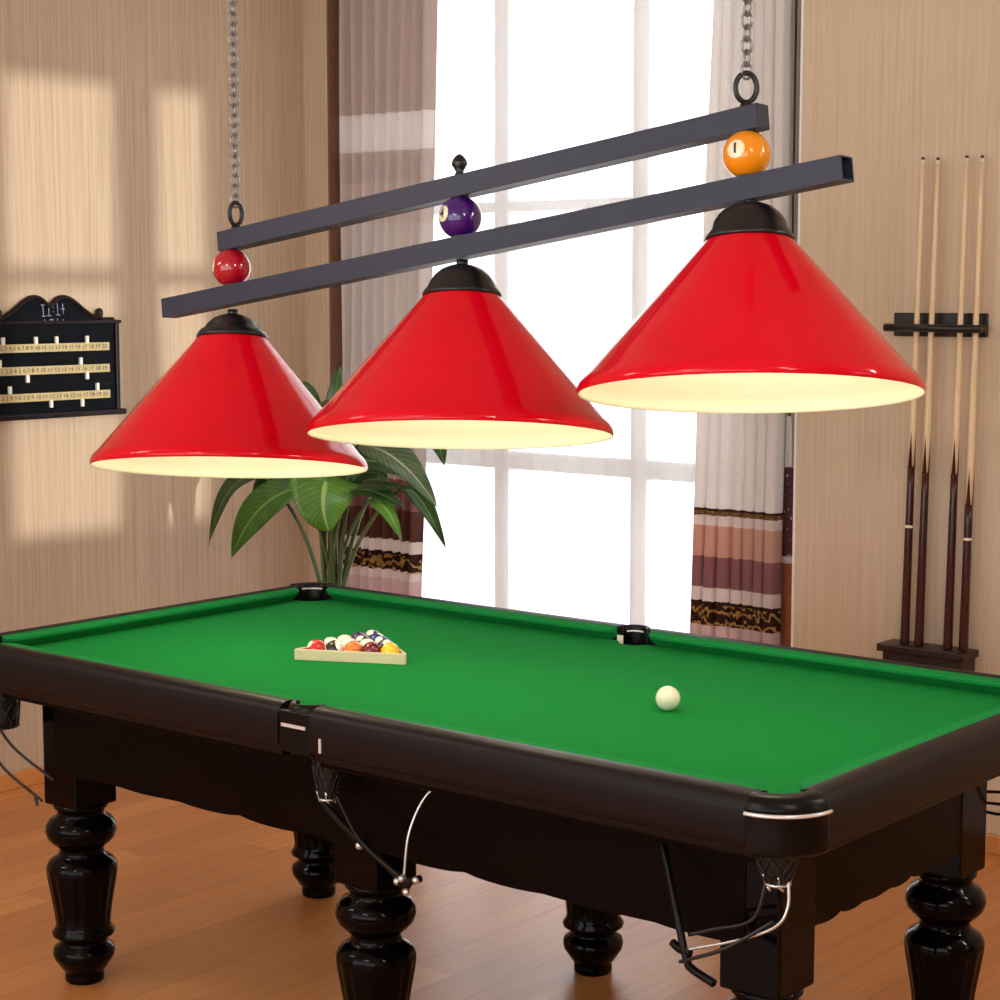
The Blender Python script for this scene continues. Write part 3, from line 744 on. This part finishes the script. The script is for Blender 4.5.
for (a, c, d, e_) in [(0, 0, .002, -.036), (-.006, -.002, .006, -.002), (-.004, -.036, .008, -.037), (.018, 0, .019, -.034), (.012, -.034, .026, -.036), (.032, -.008, .034, -.010), (.032, -.022, .034, -.024),
                    (.045, .004, .047, -.032), (.040, -.032, .054, -.033), (.062, .002, .064, -.03), (.056, -.014, .068, -.014), (.004, -.046, .010, -.058), (.020, -.048, .032, -.046), (.03, -.046, .024, -.058), (.046, -.044, .042, -.058), (.042, -.058, .052, -.056), (.062, -.046, .07, -.058)]:
    stroke(Y0-.008+a*1.35, Z0+c*1.1, Y0-.008+d*1.35, Z0+e_*1.1)
q = b.build('chalk_writing', M['chalk'], sb, world=True); q['label'] = 'faint chalked score on the pediment'

# ------------------------------------------------------------------ cue rack and cues on the back wall
clip = thing('cue_clip', 'black wall bracket holding the upper shafts of the four cues', 'cue rack', (.12, YB, 1.6))
MB().box((-.040, YB-.012, 1.563), (.268, YB, 1.634), .003).build('wall_plate', M['rackblack'], clip, world=True)
b = MB().tube([(-.04, 1.933, 1.590), (.275, 1.933, 1.588)], .012, 12)
for x in (-.018, .264): b.box((x-.008, 1.931, 1.578), (x+.008, YB-.01, 1.60), .002)
b.build('front_bar', M['rackblack'], clip, world=True)
base = thing('cue_stand', 'dark brown wall shelf under the butts of the four cues', 'cue rack', (.12, YB, .58))
MB().box((-.026, 1.895, .598), (.266, YB, .622), .004).build('shelf', M['rackbrown'], base, world=True)
MB().box((-.012, 1.91, .53), (.254, YB, .598), .003).build('support_box', M['rackbrown'], base, world=True)
CUES = [((.050, 1.935, .6235), (.057, 1.968, 2.100), .37, True, 'first cue from the left in the wall rack, thin white ring above its dark butt'),
        ((.098, 1.935, .6235), (.106, 1.968, 2.097), .36, False, 'second cue from the left in the wall rack, plain dark butt without a ring'),
        ((.194, 1.935, .6235), (.199, 1.968, 2.099), .36, False, 'third cue from the left in the wall rack, just right of the wide gap'),
        ((.245, 1.935, .6235), (.248, 1.968, 2.097), .30, True, 'rightmost cue in the wall rack, white ring round its dark butt')]
for p0, p1, split, ring, lab in CUES:
    p0, p1 = Vector(p0), Vector(p1); Lc = (p1-p0).length
    q = (p1-p0).to_track_quat('Z', 'Y').to_matrix().to_4x4()
    ct = thing('pool_cue', lab, 'cue', Matrix.Translation(p0) @ q, 'cues in the wall rack')
    rr = lambda w: .0145+(.0055-.0145)*w
    MB().lathe([(0, 0), (.0135, 0), (.0145, .004)]+[(rr(split*k/8), Lc*split*k/8) for k in range(1, 9)]+[(0, Lc*split)], n=20).build('butt', M['ebony'], ct)
    # four dark points rising into the shaft
    pb = MB()
    for k in range(4):
        a0 = PI/2*k+.3; w0 = split; vs = []
        for (da, w) in ((-.6, split-.002), (.6, split-.002), (0, split+.075)):
            a = a0+da; vs.append(((rr(w)+.0006)*cos(a), (rr(w)+.0006)*sin(a), Lc*w))
        vs.append(((rr(split)+.0012)*cos(a0), (rr(split)+.0012)*sin(a0), Lc*(split)))
        pb.faces(vs, [(0, 3, 2), (3, 1, 2), (0, 1, 3)], True)
    pb.build('splice_points', M['ebony'], ct)
    MB().lathe([(0, Lc*split)]+[(rr(split+(.985-split)*k/8), Lc*(split+(.985-split)*k/8)) for k in range(9)]+[(0, Lc*.985)], n=20).build('shaft', M['maple'], ct)
    MB().lathe([(0, Lc*.985), (.0057, Lc*.985), (.0056, Lc*.994), (0, Lc*.994)], n=16).build('ferrule', M['ferrule'], ct)
    MB().lathe([(0, Lc*.994), (.0056, Lc*.994), (.005, Lc*.999), (0, Lc)], n=16).build('tip', M['tip'], ct)
    if ring:
        w = .245 if p0.x < .1 else .23
        MB().lathe([(rr(w)+.0002, Lc*w-.004), (rr(w)+.001, Lc*w-.003), (rr(w)+.001, Lc*w+.003), (rr(w)+.0002, Lc*w+.004)], n=20).build('white_ring', M['ferrule'], ct)

# ------------------------------------------------------------------ potted plant in the corner
pl = thing('potted_plant', 'leafy green potted plant standing in the corner behind the table', 'plant', (-1.84, 1.35, 0))
MB().lathe([(0, .0), (.12, .0), (.125, .01), (.16, .36), (.17, .38), (.17, .41), (.155, .41), (.15, .37), (0, .37)], (-1.84, 1.35, 0), n=40).build('pot', M['pot'], pl, world=True)
MB().lathe([(0, .375), (.1, .374), (.151, .372)], (-1.84, 1.35, 0), n=30).build('soil', M['soil'], pl, world=True)
def bez(a, b_, c, t_): return a*(1-t_)**2+b_*2*t_*(1-t_)+c*t_*t_
def leaf(base, mid, tip, width, nrm, mat, shape='lance', fold=.25):
    a, b_, c = Vector(base), Vector(mid), Vector(tip); n = 18; m = 8
    bm_ = bmesh.new(); uvl = bm_.loops.layers.uv.new('UVMap'); grid = []
    for i in range(n+1):
        t_ = i/n; p = bez(a, b_, c, t_); d = (bez(a, b_, c, min(1, t_+.02))-bez(a, b_, c, max(0, t_-.02))).normalized()
        nn = Vector(nrm); nn = (nn-d*nn.dot(d)).normalized(); sd = d.cross(nn)
        if shape == 'heart': w = width*.5*min(1, (t_/.13)**.55 if t_ < .13 else 1)*(max(0, 1-max(0, t_-.2)/.8)**.62 if t_ > .2 else 1)
        else: w = width*.5*(max(0, sin(PI*t_**.72)))**.85
        row = []
        for k in range(m+1):
            u = k/m*2-1
            wave = .06*width*sin(9*t_+2*u)*abs(u)
            back = -.10*width*(abs(u)**2) if (shape == 'heart' and t_ < .2) else 0
            row.append(bm_.verts.new(p+sd*(w*u)+nn*(abs(u)*w*fold+wave*.5)+d*back))
        grid.append(row)
    for i in range(n):
        for k in range(m):
            f = bm_.faces.new((grid[i][k], grid[i][k+1], grid[i+1][k+1], grid[i+1][k])); f.smooth = True
            for lp, (uu, vv) in zip(f.loops, ((k, i), (k+1, i), (k+1, i+1), (k, i+1))): lp[uvl].uv = (uu/m, vv/n)
    mb = MB(); mb.bm.free(); mb.bm = bm_
    return mb.build('leaf', mat, pl, world=True, solid=.0012, weld=False)
crown = Vector((-1.84, 1.35, .40))
cam_n = (-F).normalized()
def stem(to, bulge=(0, 0, .1), r=.008, k=0):
    a = crown+Vector((.024*cos(k*2.4), .024*sin(k*2.4), 0)); c = Vector(to); b_ = (a*.35+c*.65)+Vector(bulge)
    b_ = Vector((a.x*.92+c.x*.08, a.y*.92+c.y*.08, a.z*.3+c.z*.7))+Vector(bulge)*.3
    MB().tube([bez(a, b_, c, i/14) for i in range(15)], [r*(1.25-.6*i/14) for i in range(15)], 8).build('stem', M['stalk'], pl, world=True)
vn = lambda x, y, z: (cam_n+Vector((x, y, z))).normalized()
LV = [  # base, mid, tip, width, normal, material, shape
 ((-1.775, 1.27, 1.062), (-1.765, 1.22, .98), (-1.755, 1.26, .892), .235, vn(0, 0, .15), 'leaf_light', 'heart'),
 ((-2.12, 1.30, 1.06), (-2.27, 1.26, 1.07), (-2.385, 1.28, .79), .085, vn(-.5, .2, .3), 'leaf', 'lance'),
 ((-1.93, 1.36, 1.06), (-2.12, 1.34, 1.08), (-2.23, 1.36, .875), .20, vn(-.1, 0, .7), 'leaf', 'lance'),
 ((-1.90, 1.27, 1.03), (-2.06, 1.20, 1.00), (-2.20, 1.22, .765), .125, vn(.2, -.1, .45), 'leaf_mid', 'lance'),
 ((-1.70, 1.36, 1.18), (-1.48, 1.31, 1.19), (-1.33, 1.33, 1.00), .12, vn(.1, .1, .75), 'leaf_grey', 'lance'),
 ((-1.52, 1.38, 1.05), (-1.43, 1.36, 1.05), (-1.318, 1.36, .862), .07, vn(.3, .2, .5), 'leaf', 'lance'),
 ((-1.50, 1.45, 1.25), (-1.44, 1.45, 1.25), (-1.385, 1.43, 1.125), .085, vn(.4, 0, .2), 'leaf', 'lance'),
 ((-1.74, 1.33, 1.00), (-1.60, 1.30, 1.06), (-1.44, 1.33, 1.055), .07, vn(0, 0, 1.2), 'leaf', 'lance'),
 ((-1.70, 1.31, 1.03), (-1.58, 1.28, 1.06), (-1.45, 1.31, .99), .075, vn(0, 0, .9), 'leaf', 'lance'),
 ((-1.64, 1.34, 1.00), (-1.55, 1.32, 1.02), (-1.485, 1.33, .87), .06, vn(.2, 0, .4), 'leaf_light', 'lance'),
 ((-1.78, 1.36, 1.10), (-1.68, 1.40, 1.16), (-1.55, 1.42, 1.08), .15, vn(0, 0, .9), 'leaf', 'lance'),
 ((-1.86, 1.38, 1.22), (-1.855, 1.39, 1.34), (-1.832, 1.40, 1.445), .065, vn(.4, 0, 0), 'leaf', 'lance'),
 ((-1.89, 1.39, 1.18), (-1.89, 1.40, 1.32), (-1.868, 1.41, 1.43), .02, vn(.6, 0, 0), 'leaf', 'lance'),
 ((-1.90, 1.36, 1.25), (-1.93, 1.34, 1.38), (-1.975, 1.33, 1.385), .06, vn(0, 0, .8), 'leaf', 'lance'),
 ((-1.86, 1.35, 1.15), (-1.83, 1.34, 1.30), (-1.78, 1.30, 1.33), .12, vn(0, 0, .5), 'leaf_grey', 'lance'),
 ((-1.80, 1.38, 1.02), (-1.74, 1.42, 1.12), (-1.64, 1.43, 1.06), .12, vn(.2, 0, .8), 'leaf', 'lance'),
 ((-1.90, 1.40, 1.00), (-2.00, 1.42, 1.08), (-2.10, 1.42, 1.02), .16, vn(-.2, 0, .9), 'leaf', 'lance'),
]
for k, (a, b_, c, w, nn, mt, shp) in enumerate(LV):
    leaf(a, b_, c, w, nn, M[mt], shp); stem(a, (0, 0, .05), .0075, k)

# ------------------------------------------------------------------ light
w = bpy.data.worlds.new('daylight'); S.world = w; w.use_nodes = True
bg = w.node_tree.nodes['Background']; bg.inputs[0].default_value = (.97, .985, 1, 1); bg.inputs[1].default_value = 2.9
sun = bpy.data.lights.new('sun', 'SUN'); sun.energy = 2.0; sun.angle = math.radians(.7); sun.color = (1, .97, .9)
so = bpy.data.objects.new('sun', sun); COL.objects.link(so)
so.rotation_euler = Vector((-1, 0, -.06)).to_track_quat('-Z', 'Y').to_euler()
for az, z, e_ in ((-137, 2.72, 12), (-83, 2.72, 12), (-27, 2.72, 12), (27, 2.72, 14)):      # four bodiless area lights added for front fill and rim highlights
    al = bpy.data.lights.new('added_fill_light', 'AREA'); al.shape = 'RECTANGLE'; al.size = .8; al.size_y = .06; al.energy = e_; al.color = (1, .97, .92)
    ao = bpy.data.objects.new('added_fill_light', al); COL.objects.link(ao)
    p = Vector((.09+3.1*cos(math.radians(az)), -.19+3.1*sin(math.radians(az)), z)); ao.location = p
    ao.rotation_euler = (Vector((.09, -.19, 1.5))-p).to_track_quat('-Z', 'Z').to_euler()
vs_ = S.view_settings; vs_.view_transform = 'Standard'; vs_.look = 'None'; vs_.exposure = .1; vs_.gamma = 1; vs_.use_curve_mapping = False
S.cycles.use_denoising = True
S.cycles.max_bounces = 8; S.cycles.transparent_max_bounces = 16
